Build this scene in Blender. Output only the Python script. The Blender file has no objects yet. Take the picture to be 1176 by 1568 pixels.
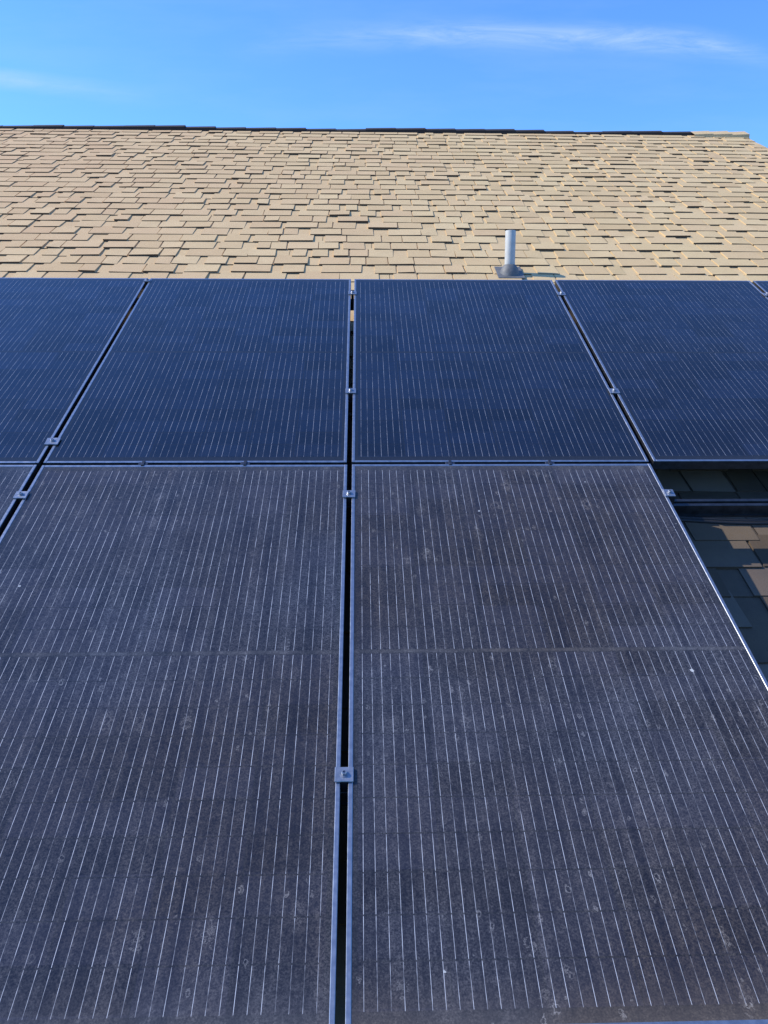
import bpy, math, random
import numpy as np
from mathutils import Matrix, Vector
random.seed(7)
rnd=random.uniform
SC=bpy.context.scene
COL=SC.collection
P=1.057; L=1.77; PW=1.040; PH=1.755; D=0.20
SLOPE=math.radians(27)
RIDGE=6.404; RAKE=3.95; LEFT=-8.0; EAVE=-4.2
M=Matrix.Translation((0,0,5.2))@Matrix.Rotation(SLOPE,4,'X')   # panel plane -> world
Rx=Matrix.Rotation(SLOPE,3,'X')

# ---------------- helpers ----------------
class N:
    def __init__(s,name,world=False):
        if world:
            s.o=bpy.data.worlds.new(name); SC.world=s.o
        else: s.o=bpy.data.materials.new(name)
        s.o.use_nodes=True; s.t=s.o.node_tree; s.t.nodes.clear()
    def n(s,ty,**k):
        x=s.t.nodes.new(ty)
        for a,b in k.items(): setattr(x,a,b)
        return x
    def link(s,a,b): s.t.links.new(a,b)
    def put(s,sock,v):
        if isinstance(v,bpy.types.NodeSocket): s.link(v,sock)
        elif isinstance(v,(tuple,list)) and sock.type=='RGBA' and len(v)==3: sock.default_value=(*v,1)
        else: sock.default_value=v
    def m(s,op,a,b=0.0,c=0.0,clamp=False):
        x=s.n('ShaderNodeMath',operation=op,use_clamp=clamp)
        s.put(x.inputs[0],a); s.put(x.inputs[1],b); s.put(x.inputs[2],c); return x.outputs[0]
    def noise(s,vec,scale,detail=4,rough=.55,dist=0):
        x=s.n('ShaderNodeTexNoise'); s.link(vec,x.inputs['Vector'])
        x.inputs['Scale'].default_value=scale;x.inputs['Detail'].default_value=detail;x.inputs['Roughness'].default_value=rough;x.inputs['Distortion'].default_value=dist
        return x.outputs['Fac']
    def ramp(s,f,a,b,lo=0,hi=1):
        x=s.n('ShaderNodeMapRange'); x.clamp=True
        s.put(x.inputs[0],f)
        for i,v in enumerate((a,b,lo,hi)): s.put(x.inputs[i+1],v)
        return x.outputs[0]
    def mix(s,f,a,b,bt='MIX'):
        x=s.n('ShaderNodeMix',data_type='RGBA',blend_type=bt)
        s.put(x.inputs[0],f); s.put(x.inputs[6],a); s.put(x.inputs[7],b); return x.outputs[2]
    def scale(s,vec,sc,loc=(0,0,0)):
        x=s.n('ShaderNodeMapping'); s.link(vec,x.inputs[0]); x.inputs['Scale'].default_value=sc; s.put(x.inputs['Location'],loc); return x.outputs[0]
    def bump(s,h,st,dist=.01):
        x=s.n('ShaderNodeBump'); s.link(h,x.inputs['Height']); x.inputs['Strength'].default_value=st; x.inputs['Distance'].default_value=dist; return x.outputs[0]
    def pr(s,**k):
        x=s.n('ShaderNodeBsdfPrincipled')
        for a,b in k.items(): s.put(x.inputs[a.replace('_',' ')],b)
        return x
    def out(s,sh):
        o=s.n('ShaderNodeOutputMaterial'); s.link(sh,o.inputs[0]); return s.o

def simple(name,col,rough=.6,metal=0.,nscale=30,var=.25,bump=.15):
    g=N(name); tc=g.n('ShaderNodeTexCoord').outputs['Object']
    nz=g.noise(tc,nscale,5)
    c=g.mix(g.ramp(nz,.3,.7),tuple(v*(1-var) for v in col),tuple(min(1,v*(1+var)) for v in col))
    p=g.pr(Base_Color=c,Roughness=g.ramp(nz,.3,.7,rough*.85,min(1,rough*1.15)),Metallic=metal,Normal=g.bump(nz,bump,.002))
    return g.out(p.outputs[0])

class MB:   # mesh builder in local coords
    def __init__(s): s.v=[];s.f=[];s.mi=[];s.col=[]
    def face(s,vs,mi=0,c=None):
        b=len(s.v); s.v+=vs; s.f.append(tuple(range(b,b+len(vs)))); s.mi.append(mi); s.col.append(c)
    def box(s,x0,x1,y0,y1,z0,z1,mi=0,bev=0.0):
        b=bev
        if b<=0:
            P8=[(x0,y0,z0),(x1,y0,z0),(x1,y1,z0),(x0,y1,z0),(x0,y0,z1),(x1,y0,z1),(x1,y1,z1),(x0,y1,z1)]
            k=len(s.v); s.v+=P8
            for f in ((3,2,1,0),(4,5,6,7),(0,1,5,4),(1,2,6,5),(2,3,7,6),(3,0,4,7)):
                s.f.append(tuple(k+i for i in f)); s.mi.append(mi); s.col.append(None)
        else:
            k=len(s.v)
            s.v+=[(x0,y0,z0),(x1,y0,z0),(x1,y1,z0),(x0,y1,z0),(x0,y0,z1-b),(x1,y0,z1-b),(x1,y1,z1-b),(x0,y1,z1-b),
                  (x0+b,y0+b,z1),(x1-b,y0+b,z1),(x1-b,y1-b,z1),(x0+b,y1-b,z1)]
            for f in ((3,2,1,0),(0,1,5,4),(1,2,6,5),(2,3,7,6),(3,0,4,7),(4,5,9,8),(5,6,10,9),(6,7,11,10),(7,4,8,11),(8,9,10,11)):
                s.f.append(tuple(k+i for i in f)); s.mi.append(mi); s.col.append(None)
    def lathe(s,prof,seg=24,mi=0,cx=0,cy=0,rot=None):
        k=len(s.v)
        for r,z in prof:
            for i in range(seg):
                a=2*math.pi*i/seg; s.v.append((cx+r*math.cos(a),cy+r*math.sin(a),z))
        for j in range(len(prof)-1):
            for i in range(seg):
                i2=(i+1)%seg
                s.f.append((k+j*seg+i,k+j*seg+i2,k+(j+1)*seg+i2,k+(j+1)*seg+i)); s.mi.append(mi); s.col.append(None)
    def obj(s,name,mats,mat=None,parent=None,smooth=False,colname=None):
        me=bpy.data.meshes.new(name); me.from_pydata(s.v,[],s.f)
        for m in mats: me.materials.append(m)
        me.polygons.foreach_set('material_index',s.mi)
        if smooth: me.polygons.foreach_set('use_smooth',[True]*len(s.f))
        if colname:
            at=me.color_attributes.new(colname,'FLOAT_COLOR','CORNER'); i=0
            dat=[]
            for f,c in zip(s.f,s.col):
                c=c or (.5,.5,.5); dat+= [c[0],c[1],c[2],1.0]*len(f)
            at.data.foreach_set('color',dat)
        me.update()
        o=bpy.data.objects.new(name,me); COL.objects.link(o)
        if parent: o.parent=parent
        if mat is not None: o.matrix_world=mat
        return o

# ---------------- camera ----------------
cam=bpy.data.cameras.new('camera'); co=bpy.data.objects.new('camera',cam); COL.objects.link(co); SC.camera=co
a,b,c=0.93249,-0.02353,-0.00636
Rc=Matrix.Rotation(c,4,'Z')@Matrix.Rotation(a,4,'X')@Matrix.Rotation(b,4,'Y')
co.matrix_world=M@Matrix.Translation((0.03943,-2.31705,1.50698))@Rc
cam.sensor_fit='VERTICAL'; cam.sensor_height=24; cam.lens=1220.53/1568*24; cam.clip_end=3000; cam.clip_start=.02
RW=(Rx@Rc.to_3x3())
def gno(x,y):
    d=RW@Vector(((x-588)/1220.5,(784-y)/1220.5,-1)); return d.x/d.y,d.z/d.y

# ---------------- sun and sky ----------------
sdir=(Rx@Vector((-.30,.15,.222))).normalized()
sl=bpy.data.lights.new('sun','SUN'); sl.energy=5.0; sl.angle=math.radians(.53); sl.color=(1,.93,.80)
so=bpy.data.objects.new('sun',sl); COL.objects.link(so); so.rotation_euler=sdir.to_track_quat('Z','Y').to_euler(); so.location=(-20,0,30)
g=N('World',True)
sky=g.n('ShaderNodeTexSky',sky_type='NISHITA'); sky.sun_disc=False
sky.sun_elevation=math.asin(sdir.z); sky.sun_rotation=math.atan2(sdir.x,sdir.y)
sky.air_density=1.0; sky.dust_density=.1; sky.ozone_density=4.0
tc=g.n('ShaderNodeTexCoord').outputs['Generated']
sp=g.n('ShaderNodeSeparateXYZ'); g.link(tc,sp.inputs[0])
ys=g.m('MAXIMUM',sp.outputs[1],.05)
gx=g.m('DIVIDE',sp.outputs[0],ys); gz=g.m('DIVIDE',sp.outputs[2],ys)
pp=np.array([gno(*q) for q in ((330,80),(500,62),(700,52),(850,52),(1000,62),(1130,82))])
A2,A1,A0=np.polyfit(pp[:,0],pp[:,1],2)
cen=g.m('ADD',g.m('MULTIPLY',g.m('ADD',g.m('MULTIPLY',gx,float(A2)),float(A1)),gx),float(A0))
cv=g.n('ShaderNodeCombineXYZ'); g.link(gx,cv.inputs[0]); g.link(gz,cv.inputs[1])
wob=g.noise(g.scale(cv.outputs[0],(1.2,3,1)),3,3)
dz=g.m('SUBTRACT',g.m('SUBTRACT',gz,cen),g.m('MULTIPLY',g.m('SUBTRACT',wob,.5),.03))
band=g.m('POWER',g.ramp(g.m('ABSOLUTE',dz),0,.024,1,0),1.6)
x0=gno(330,80)[0]; x1=gno(750,60)[0]; x2=gno(1080,70)[0]; x3=gno(1190,80)[0]
ends=g.m('MULTIPLY',g.ramp(gx,x0,x1),g.ramp(gx,x2,x3,1,.15))
st=g.noise(g.scale(cv.outputs[0],(3.5,22,1)),3,7,.7,.6)
cl=g.m('MULTIPLY',g.m('MULTIPLY',band,ends),g.ramp(st,.35,.65,.2,1))
bx,by=gno(30,124)
d2=g.m('SUBTRACT',gz,g.m('ADD',g.m('MULTIPLY',g.m('SUBTRACT',gx,bx),-.1),by))
b2=g.m('MULTIPLY',g.ramp(g.m('ABSOLUTE',d2),0,.014,1,0),g.ramp(gx,bx+.0,bx+.16,1,0))
cl=g.m('ADD',cl,g.m('MULTIPLY',b2,g.ramp(st,.3,.7,.25,.7)))
veil=g.m('MULTIPLY',g.ramp(g.noise(g.scale(cv.outputs[0],(1.5,7,1)),2.2,5,.6),.45,.75),.10)
cl=g.m('MINIMUM',g.m('ADD',g.m('MULTIPLY',cl,.66),veil),.8)
skc=g.mix(1.0,sky.outputs[0],(0.80,1.28,1.98),'MULTIPLY')
skc2=g.mix(cl,skc,(4.0,5.3,6.6))
bg=g.n('ShaderNodeBackground'); g.link(skc2,bg.inputs[0]); bg.inputs[1].default_value=.15
wo=g.n('ShaderNodeOutputWorld'); g.link(bg.outputs[0],wo.inputs[0])

# ---------------- materials ----------------
def shingle_mat():
    g=N('asphalt_shingle'); tc=g.n('ShaderNodeTexCoord').outputs['Object']
    vc=g.n('ShaderNodeVertexColor',layer_name='tone')
    big=g.noise(tc,.55,4); gran=g.noise(tc,200,4,.85); med=g.noise(tc,14,5); shade_nz=g.noise(tc,1.7,5,.6)
    sx=g.n('ShaderNodeSeparateXYZ'); g.link(tc,sx.inputs[0])
    sp=g.n('ShaderNodeSeparateColor'); g.link(vc.outputs[0],sp.inputs[0])
    base=g.mix(sp.outputs[0],(.63,.455,.225),(.76,.575,.30))
    base=g.mix(g.m('MULTIPLY',sp.outputs[1],.35),base,(.66,.42,.23))
    base=g.mix(g.ramp(big,.35,.65,0,.25),base,(.58,.39,.21))
    base=g.mix(g.ramp(sx.outputs[0],1.0,-5.0,0,.55),base,(.60,.36,.21))
    base=g.mix(g.ramp(gran,.38,.68,0,.42),base,(.26,.165,.08),'MIX')
    base=g.mix(g.ramp(med,.5,.8,0,.22),base,(.40,.28,.15))
    w=g.m('ADD',sx.outputs[1],g.m('MULTIPLY',g.m('SUBTRACT',shade_nz,.5),.5))
    shade_mask=g.ramp(w,1.6,.6,0,1)  # shade painted into the shingle colour, darkening downslope around the panels
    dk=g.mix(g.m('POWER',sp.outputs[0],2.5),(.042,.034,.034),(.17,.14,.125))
    base=g.mix(g.m('MULTIPLY',shade_mask,g.ramp(shade_nz,.3,.7,.80,.98)),base,dk)
    v=g.n('ShaderNodeTexVoronoi'); g.link(tc,v.inputs[0]); v.inputs['Scale'].default_value=300
    h=g.m('ADD',gran,v.outputs[0])
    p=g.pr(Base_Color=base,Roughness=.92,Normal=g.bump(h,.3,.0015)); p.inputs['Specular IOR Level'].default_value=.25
    return g.out(p.outputs[0])
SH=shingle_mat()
SHU=simple('shingle_underlay',(.10,.07,.045),.95)
EDGE=simple('shingle_cut_edge',(.08,.055,.035),.95,nscale=90)
DARKCAP=simple('dark_ridge_shingle',(.03,.022,.018),.9,nscale=60)
TANCAP=simple('tan_ridge_shingle',(.60,.43,.22),.92,nscale=120)
ALU=simple('anodized_aluminum',(.36,.38,.42),.36,.85,nscale=60,var=.12,bump=.05)
CLAMPM=simple('clamp_aluminum',(.34,.36,.40),.38,.8,nscale=60,var=.12,bump=.05)
FRAMESIDE=simple('dark_frame_aluminum',(.06,.065,.075),.4,.7,nscale=60)
RAILM=simple('rail_aluminum',(.06,.065,.075),.4,.8,nscale=40)
BLACK=simple('black_backsheet',(.012,.012,.014),.7)
PVC=simple('galvanized_pipe_grey',(.46,.46,.42),.6,.0,nscale=25,var=.15)
RUB=simple('grey_flashing_boot',(.14,.14,.135),.6,.0,nscale=30)
WALLM=simple('siding_beige',(.45,.40,.32),.8)
TRIM=simple('white_trim',(.75,.75,.73),.6)
WING=simple('window_glass_dark',(.03,.04,.05),.08,nscale=3,bump=0.01)
GUT=simple('gutter_white',(.7,.7,.68),.5)

def glass_mat(name,dust,browny,lineb,skytint,hw):
    g=N(name); T=g.n('ShaderNodeTexCoord'); tc=T.outputs['Object']
    oi=g.n('ShaderNodeObjectInfo'); rn=oi.outputs['Random']
    cb=g.n('ShaderNodeCombineXYZ')
    for i in range(3): g.link(g.m('MULTIPLY',rn,37.0+i*11),cb.inputs[i])
    tcr=g.scale(tc,(1,1,1),cb.outputs[0])
    sp=g.n('ShaderNodeSeparateXYZ'); g.link(tc,sp.inputs[0]); x=sp.outputs[0]; y=sp.outputs[1]
    sw=.16667; bs=sw/7
    inx=g.m('LESS_THAN',g.m('ABSOLUTE',x),.5005); 
    ay=g.m('SUBTRACT',g.m('ABSOLUTE',y),.006)
    iny=g.m('MULTIPLY',g.m('LESS_THAN',ay,.838),g.m('GREATER_THAN',ay,0.0))
    fb=g.m('FRACT',g.m('DIVIDE',g.m('ADD',x,.5),bs))
    lm=g.m('LESS_THAN',g.m('ABSOLUTE',g.m('SUBTRACT',fb,.5)),hw)
    fr=g.m('FRACT',g.m('DIVIDE',ay,.0838))
    rowgap=g.m('GREATER_THAN',g.m('ABSOLUTE',g.m('SUBTRACT',fr,.5)),.480)
    fc=g.m('FRACT',g.m('DIVIDE',g.m('ADD',x,.5),sw))
    colgap=g.m('GREATER_THAN',g.m('ABSOLUTE',g.m('SUBTRACT',fc,.5)),.492)
    inside=g.m('MULTIPLY',inx,iny)
    gap=g.m('MAXIMUM',g.m('MAXIMUM',rowgap,colgap),g.m('SUBTRACT',1.0,inside))
    line=g.m('MULTIPLY',g.m('MULTIPLY',lm,inside),g.m('SUBTRACT',1.0,g.m('MULTIPLY',rowgap,.95)))
    lv=g.noise(g.scale(tcr,(42,9,1)),1.0,4,.8)
    line=g.m('MULTIPLY',line,g.ramp(lv,.38,.58,.12,1.0))
    wn=g.n('ShaderNodeTexWhiteNoise',noise_dimensions='3D')
    cc=g.n('ShaderNodeCombineXYZ'); g.link(g.m('FLOOR',g.m('DIVIDE',g.m('ADD',x,5.0),sw)),cc.inputs[0]); g.link(g.m('FLOOR',g.m('DIVIDE',y,.0838)),cc.inputs[1]); g.link(rn,cc.inputs[2])
    g.link(cc.outputs[0],wn.inputs[0])
    cell=g.mix(wn.outputs[0],tuple(v*.6 for v in skytint),tuple(v*1.5 for v in skytint))
    col=g.mix(gap,cell,(.010,.011,.014))
    col=g.mix(line,col,(lineb,lineb,lineb*1.03))
    gl=g.pr(Base_Color=col,Roughness=.10,IOR=1.5)
    big=g.noise(tcr,1.3,4,.5,.3); med=g.noise(tcr,9,6,.65,1.0); fine=g.noise(tcr,90,4,.7)
    streak=g.noise(g.scale(tcr,(38,1.2,1)),1.0,5,.65)
    grit=g.noise(tcr,240,3,.85)
    f=g.m('MULTIPLY',g.ramp(big,.25,.75,.6,1.35),g.ramp(med,.25,.75,.75,1.25))
    f=g.m('MULTIPLY',f,g.ramp(streak,.3,.7,.45,1.6))
    f=g.m('MULTIPLY',f,g.ramp(fine,.3,.7,.5,1.5))
    f=g.m('MULTIPLY',f,g.ramp(grit,.38,.70,.35,2.8))
    f=g.m('MULTIPLY',f,dust)
    e=g.m('POWER',g.ramp(y,-.865,-.74,1,0),2.5); e2=g.m('POWER',g.ramp(y,.865,.80,1,0),1.5)
    mid=g.ramp(g.m('ABSOLUTE',g.m('ADD',y,-.001)),.003,.008,1,0)
    f=g.m('ADD',f,g.m('MULTIPLY',g.m('ADD',g.m('ADD',g.m('MULTIPLY',e,1.6),g.m('MULTIPLY',e2,.7)),g.m('MULTIPLY',mid,g.ramp(med,.35,.6,.2,1.8))),dust))
    def splash(sc,thr,sx,ra,rb):
        v=g.n('ShaderNodeTexVoronoi',feature='F1'); g.link(g.scale(tcr,(1,sx,1)),v.inputs[0]); v.inputs['Scale'].default_value=sc; v.inputs['Randomness'].default_value=1
        vr=g.n('ShaderNodeSeparateColor'); g.link(v.outputs['Color'],vr.inputs[0])
        dist=g.m('ADD',v.outputs['Distance'],g.m('MULTIPLY',g.m('SUBTRACT',fine,.5),1.3))
        rad=g.m('ADD',ra,g.m('MULTIPLY',vr.outputs[1],rb))
        ring=g.ramp(g.m('ABSOLUTE',g.m('SUBTRACT',dist,rad)),0,.07,1,0)
        ring=g.m('MULTIPLY',ring,g.ramp(v.outputs['Distance'],.26,.38,1,0))
        return g.m('MULTIPLY',g.m('MULTIPLY',ring,g.m('GREATER_THAN',vr.outputs[0],thr)),g.ramp(vr.outputs[2],0,1,.15,1))
    clus=g.ramp(g.noise(tcr,2.2,3),.42,.60,.25,1)
    spot=g.m('ADD',splash(17,.64,.5,.03,.14),g.m('MULTIPLY',splash(44,.80,.6,.03,.18),1.0))
    f=g.m('ADD',f,g.m('MULTIPLY',g.m('MULTIPLY',spot,clus),.50 if dust>.05 else .02))
    v2=g.n('ShaderNodeTexVoronoi',feature='F1'); g.link(tcr,v2.inputs[0]); v2.inputs['Scale'].default_value=13
    vr2=g.n('ShaderNodeSeparateColor'); g.link(v2.outputs['Color'],vr2.inputs[0])
    bd=g.m('ADD',v2.outputs['Distance'],g.m('MULTIPLY',g.m('SUBTRACT',fine,.5),.14))
    drop=g.m('MULTIPLY',g.m('LESS_THAN',bd,g.m('MULTIPLY',vr2.outputs[1],.07)),g.m('GREATER_THAN',vr2.outputs[0],.84))
    f=g.m('ADD',f,g.m('MULTIPLY',drop,.5 if dust>.05 else .08))
    f=g.m('MINIMUM',f,.9)
    dcol=g.mix(g.ramp(big,.36,.64),browny,(.38,.38,.41))
    dcol=g.mix(g.m('MULTIPLY',spot,.6),dcol,(.55,.53,.50))
    dcol=g.mix(drop,dcol,(.75,.74,.70))
    df=g.n('ShaderNodeBsdfDiffuse'); g.link(dcol,df.inputs[0]); df.inputs[1].default_value=.5
    mx=g.n('ShaderNodeMixShader'); g.link(f,mx.inputs[0]); g.link(gl.outputs[0],mx.inputs[1]); g.link(df.outputs[0],mx.inputs[2])
    return g.out(mx.outputs[0])
G_DUSTY=glass_mat('dusty_solar_glass',.070,(.46,.36,.27),.62,(.012,.012,.018),.019)
G_CLEAN=glass_mat('clean_solar_glass',.010,(.40,.36,.32),.42,(.004,.008,.021),.017)

# ---------------- solar panels ----------------
def panel_mesh():
    m=MB(); hw=PW/2; hh=PH/2; lip=.010; T=.035
    m.box(-hw,-hw+lip,-hh,hh,-T,0,0,.0012); m.box(hw-lip,hw,-hh,hh,-T,0,0,.0012)
    m.box(-hw+lip,hw-lip,-hh,-hh+lip,-T,-.0003,0,.0012); m.box(-hw+lip,hw-lip,hh-lip,hh,-T,-.0003,0,.0012)
    g=-.0016
    m.face([(-hw+lip,-hh+lip,g),(hw-lip,-hh+lip,g),(hw-lip,hh-lip,g),(-hw+lip,hh-lip,g)],1)
    m.face([(-hw+lip,hh-lip,g-.006),(hw-lip,hh-lip,g-.006),(hw-lip,-hh+lip,g-.006),(-hw+lip,-hh+lip,g-.006)],2)
    m.box(-.06,.06,.06,.16,-.026,-.009,2)
    for i,f in enumerate(m.f):
        zs=[m.v[j][2] for j in f]
        if m.mi[i]==0 and min(zs)<-.03: m.mi[i]=3
    return m
def add_panel(i,row):
    gm=G_CLEAN if row==0 else G_DUSTY
    m=panel_mesh()
    cu=(i+.5)*P; cvv=(L/2) if row==0 else (-L/2)
    o=m.obj('solar_panel',[ALU,gm,BLACK,FRAMESIDE],M@Matrix.Translation((cu+rnd(-.001,.001),cvv+rnd(-.001,.001),rnd(-.0012,.0012)))@Matrix.Rotation(rnd(-.0006,.0006),4,'Z'))
for i in (-3,-2,-1,0,1,2):
    add_panel(i,0)
for i in (-3,-2,-1,0):
    add_panel(i,1)

# ---------------- rails, feet, clamps ----------------
def rail(v,u0,u1):
    m=MB(); z=-.0355
    m.box(u0,u1,v-.019,v-.006,z-.045,z,0,.001); m.box(u0,u1,v+.006,v+.019,z-.045,z,0,.001)
    m.box(u0,u1,v-.006,v+.006,z-.045,z-.020,0)
    m.box(u0,u1,v-.024,v-.019,z-.045,z-.038,0)
    u=u0+.25
    while u<u1:
        m.box(u-.02,u+.02,v-.05,v-.0245,-D+.004,z-.005,0,.002)
        m.box(u-.05,u+.05,v-.11,v+.06,-D+.008,-D+.018,0,.002); u+=1.22
    m.obj('mounting_rail',[RAILM],M)
RV=[1.56,.52,-.19,-1.255]
for k,v in enumerate(RV):
    rail(v,-3.3,3.3 if v>0 else 2.6 if k==2 else 1.09)
m=MB()
pts=[]
for j in range(60):
    u=.9+j*.03; pts.append((u,-.245+.004*math.sin(j*.35),-.075+.006*math.sin(j*.23+1)))
for off in (0,.014):
    k=len(m.v)
    for (u,v,n) in pts:
        for i in range(8):
            t=2*math.pi*i/8; m.v.append((u,v+off+.006*math.cos(t),n+.006*math.sin(t)))
    for j in range(len(pts)-1):
        for i in range(8):
            m.f.append((k+j*8+i,k+j*8+(i+1)%8,k+(j+1)*8+(i+1)%8,k+(j+1)*8+i)); m.mi.append(0); m.col.append(None)
m.obj('power_cable',[BLACK],M,smooth=True)

def clamp(u,v,end=0,s=1.0):
    m=MB()
    w=.0205*s; h=.0185*s
    x0,x1=-w,w
    if end>0: x0,x1=-.014,.020
    m.box(x0,x1,-h,h,.0008,.0048,0,.001)
    m.box(-.0065+(.006 if end else 0),.0065+(.006 if end else 0),-h,h,-.04,.0008,1)
    if end>0: m.box(.0125,.020,-h,h,-.036,.0008,1)
    cx=.004 if end else 0
    m.lathe([(.0001,.0062),(.0095,.0062),(.0095,.0048)][::-1],16,0,cx,0)
    m.lathe([(.0065,.0062),(.0065,.0115),(.0055,.0128),(.0035,.0128),(.003,.009),(.0001,.009)],6,0,cx,0)
    m.obj('panel_clamp',[CLAMPM,FRAMESIDE],M@Matrix.Translation((u,v,0))@Matrix.Rotation(rnd(-.03,.03),4,'Z'))
for u in (-2*P,-P,0,P,2*P):
    for v in RV[:2]:
        if u==-P: continue
        clamp(u,v)
clamp(-P,.14,0,1.15); clamp(-P,1.72,0,.8)
for u in (-2*P,-P,0):
    clamp(u,RV[2]); clamp(u,RV[3])
clamp(P-.004,RV[2],1); clamp(P-.004,RV[3],1)
m=MB()
for i in (-3,-2,-1,0):
    for fx in (.33,.66):
        u=(i+fx)*P; m.box(u-.016,u+.016,-.0085,.0085,-.030,-.001,0,.001); m.box(u-.005,u+.005,-.014,.014,-.001,.0022,0,.0006)
m.obj('row_clips',[FRAMESIDE],M)

# ---------------- house with roof ----------------
house=bpy.data.objects.new('house',None); COL.objects.link(house)
m=MB()
EXP=.143
v=EAVE; row=0
Z0=-D
while v<RIDGE-.01:
    vt=min(v+EXP+.03,RIDGE)
    u=LEFT-rnd(0,.9)
    while u<RAKE:
        w=.95; ua=max(u,LEFT); ub=min(u+w-.003,RAKE)
        if ub>ua+.01:
            t=.0055+rnd(0,.0015); dv=rnd(-.002,.002)
            c=(rnd(.2,.7),rnd(0,.5),0)
            A=(ua,v+dv,Z0+t);B=(ub,v+dv,Z0+t);C=(ub,vt,Z0+.0005);Dd=(ua,vt,Z0+.0005)
            m.face([A,B,C,Dd],0,c); m.face([(ua,v+dv,Z0-.002),(ub,v+dv,Z0-.002),B,A],1,(0,.2,0))
        u+=w
    u=LEFT-rnd(0,.3)
    while u<RAKE:
        w=rnd(.08,.24); gp=rnd(.004,.012) if random.random()<.5 else rnd(.02,.11)
        ua=max(u,LEFT); ub=min(u+w,RAKE)
        if ub>ua+.02:
            curl=rnd(.002,.006) if random.random()<.15 else 0
            t=.0104+rnd(0,.0035)+curl; dv=rnd(-.006,.005); ta=t+rnd(-.003,.003); dv2=dv+rnd(-.003,.003); sk=rnd(-.006,.006)
            br=min(1,max(0,random.gauss(.52,.30))); c=(br,rnd(0,1)**2,0)
            A=(ua,v+dv,Z0+t);B=(ub,v+dv2,Z0+ta);C=(ub+sk,vt,Z0+.0058);Dd=(ua+sk,vt,Z0+.0058)
            m.face([A,B,C,Dd],0,c)
            m.face([(ua,v+dv,Z0),(ub,v+dv2,Z0),B,A],1,(0,.3,0))
            m.face([(ua,v+dv,Z0),A,Dd,(ua+sk,vt,Z0)],0,(.3,.3,0)); m.face([B,(ub,v+dv2,Z0),(ub+sk,vt,Z0),C],0,(.3,.3,0))
        u+=w+gp
    v+=EXP; row+=1
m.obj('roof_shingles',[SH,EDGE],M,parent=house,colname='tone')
cs,sn=math.cos(SLOPE),math.sin(SLOPE)
def W(u,v,n): return tuple(M@Vector((u,v,n)))
rp=Vector(W(0,RIDGE,-D-.006)); ep=Vector(W(0,EAVE,-D-.006)); LY=rp.y-ep.y
m=MB()
th=.16
for sgn in (1,-1):
    ye=rp.y-sgn*LY
    a1=[(LEFT,ye,ep.z),(RAKE,ye,ep.z),(RAKE,rp.y,rp.z),(LEFT,rp.y,rp.z)]
    lo=[(p[0],p[1],p[2]-th) for p in a1]
    if sgn<0: a1=a1[::-1]; lo=lo[::-1]
    m.face(a1,0 if sgn>0 else 1); m.face(lo[::-1],2)
    m.face([(LEFT,ye,ep.z-th),(RAKE,ye,ep.z-th),(RAKE,ye,ep.z),(LEFT,ye,ep.z)],2)
    for U in (LEFT,RAKE): m.face([(U,ye,ep.z-th),(U,rp.y,rp.z-th),(U,rp.y,rp.z),(U,ye,ep.z)],2)
m.obj('roof_deck',[SHU,TANCAP,TRIM],parent=house)
m=MB()
u=LEFT
while u<RAKE:
    dark=u<3.16
    w=.30 if dark else .19
    ub=min(u+w,RAKE+.01)
    wob=.007*math.sin(u*2.1)+.004*math.sin(u*5.3)+rnd(-.002,.002)
    h0=.024+wob if dark else .026+rnd(-.003,.003); h1=h0+(.006 if dark else .008)
    hw=.06 if dark else .12
    y0=rp.y; z0=rp.z+.012
    dz=hw*math.tan(SLOPE)*1.0
    mi=0 if dark else 1
    for (s_) in (-1,1):
        q=[(u,y0+s_*hw,z0-dz+h0),(ub,y0+s_*hw,z0-dz+h1),(ub,y0,z0+h1),(u,y0,z0+h0)]
        m.face(q if s_<0 else q[::-1],mi)
        m.face([(u,y0+s_*hw,z0-dz-.01),(ub,y0+s_*hw,z0-dz-.01),(ub,y0+s_*hw,z0-dz+h1),(u,y0+s_*hw,z0-dz+h0)],0 if dark else 1)
    m.face([(ub,y0-hw,z0-dz),(ub,y0,z0),(ub,y0,z0+h1),(ub,y0-hw,z0-dz+h1)],mi)
    m.face([(ub,y0+hw,z0-dz),(ub,y0,z0),(ub,y0,z0+h1),(ub,y0+hw,z0-dz+h1)],mi)
    u+=w
m.obj('ridge_caps',[DARKCAP,TANCAP],parent=house)
m=MB()
wy0=ep.y+.45; wy1=rp.y+LY-.45; wx0=LEFT+.35; wx1=RAKE-.35; wz=ep.z-.05+.45*math.tan(SLOPE)-th
m.box(wx0,wx1,wy0,wy1,0,wz,0)
top=rp.z-th-.01
for X in (wx0,wx1):
    m.face([(X,wy0,wz),(X,wy1,wz),(X,rp.y,top)],0)
m.obj('walls',[WALLM],parent=house)
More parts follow.
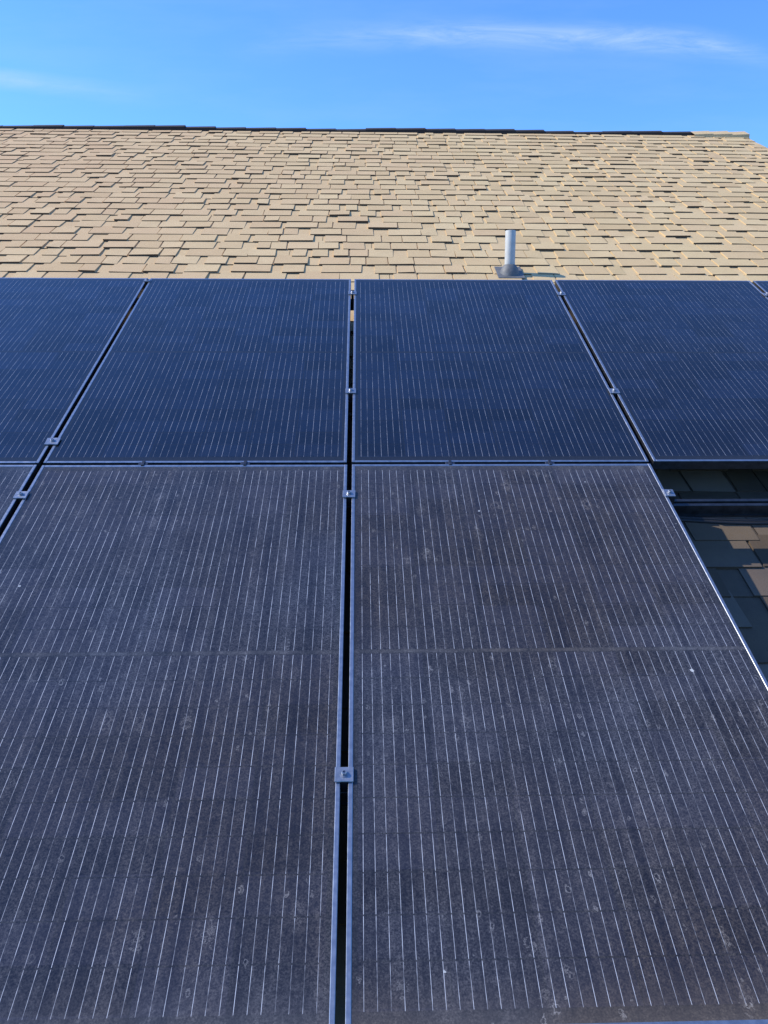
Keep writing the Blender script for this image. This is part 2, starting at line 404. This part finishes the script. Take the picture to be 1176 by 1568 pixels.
m=MB()
for cx in (-5,-2,1.8):
    m.box(cx-.6,cx+.6,wy0-.05,wy0-.002,1.0,2.2,0,.005); m.box(cx-.5,cx+.5,wy0-.06,wy0-.052,1.1,2.1,1)
    m.box(cx-.015,cx+.015,wy0-.068,wy0-.061,1.1,2.1,0)
m.obj('windows',[TRIM,WING],parent=house)
m=MB(); m.box(-.3,.7,wy0-.05,wy0-.002,.02,2.15,0,.005); m.box(-.2,.6,wy0-.07,wy0-.052,.05,2.05,1,.01)
m.obj('door',[TRIM,simple('door_paint',(.12,.05,.03),.5)],parent=house)
m=MB(); m.box(LEFT,RAKE,ep.y-.12,ep.y-.003,ep.z-.13,ep.z-.02,0,.01); m.obj('gutter',[GUT],parent=house)

# ---------------- vent pipe ----------------
pu,pv=.94,2.385
base=M@Vector((pu,pv,-D+.01))
m=MB()
r=.031
m.lathe([(r,-.05),(r,.243),(r-.001,.2445),(r-.006,.2445),(r-.006,.06)],32,0)
m.lathe([(.068,-.06),(.060,.0),(.052,.022),(.043,.036),(.038,.046),(r+.0015,.048)],32,1)
o=m.obj('vent_pipe',[PVC,RUB],Matrix.Translation(base),smooth=True)
f=MB(); f.box(-.08,.08,-.09,.10,.010,.013,0,.001)
fo=f.obj('flashing',[RUB],smooth=False)
bpy.context.view_layer.update()
fo.parent=o; fo.matrix_world=M@Matrix.Translation((pu,pv,-D+.002))
# ---------------- ground ----------------
g=N('grass_ground'); tc=g.n('ShaderNodeTexCoord').outputs['Object']
c_=g.mix(g.ramp(g.noise(tc,.3,6),.35,.65),(.05,.075,.025),(.11,.10,.05)); c_=g.mix(g.ramp(g.noise(tc,30,4),.4,.7,0,.5),c_,(.03,.05,.015))
GM=g.out(g.pr(Base_Color=c_,Roughness=.95).outputs[0])
m=MB(); m.face([(-1500,-1500,0),(1500,-1500,0),(1500,1500,0),(-1500,1500,0)]); m.obj('ground',[GM])
SC.view_settings.view_transform='Standard'; SC.view_settings.look='None'; SC.view_settings.exposure=0
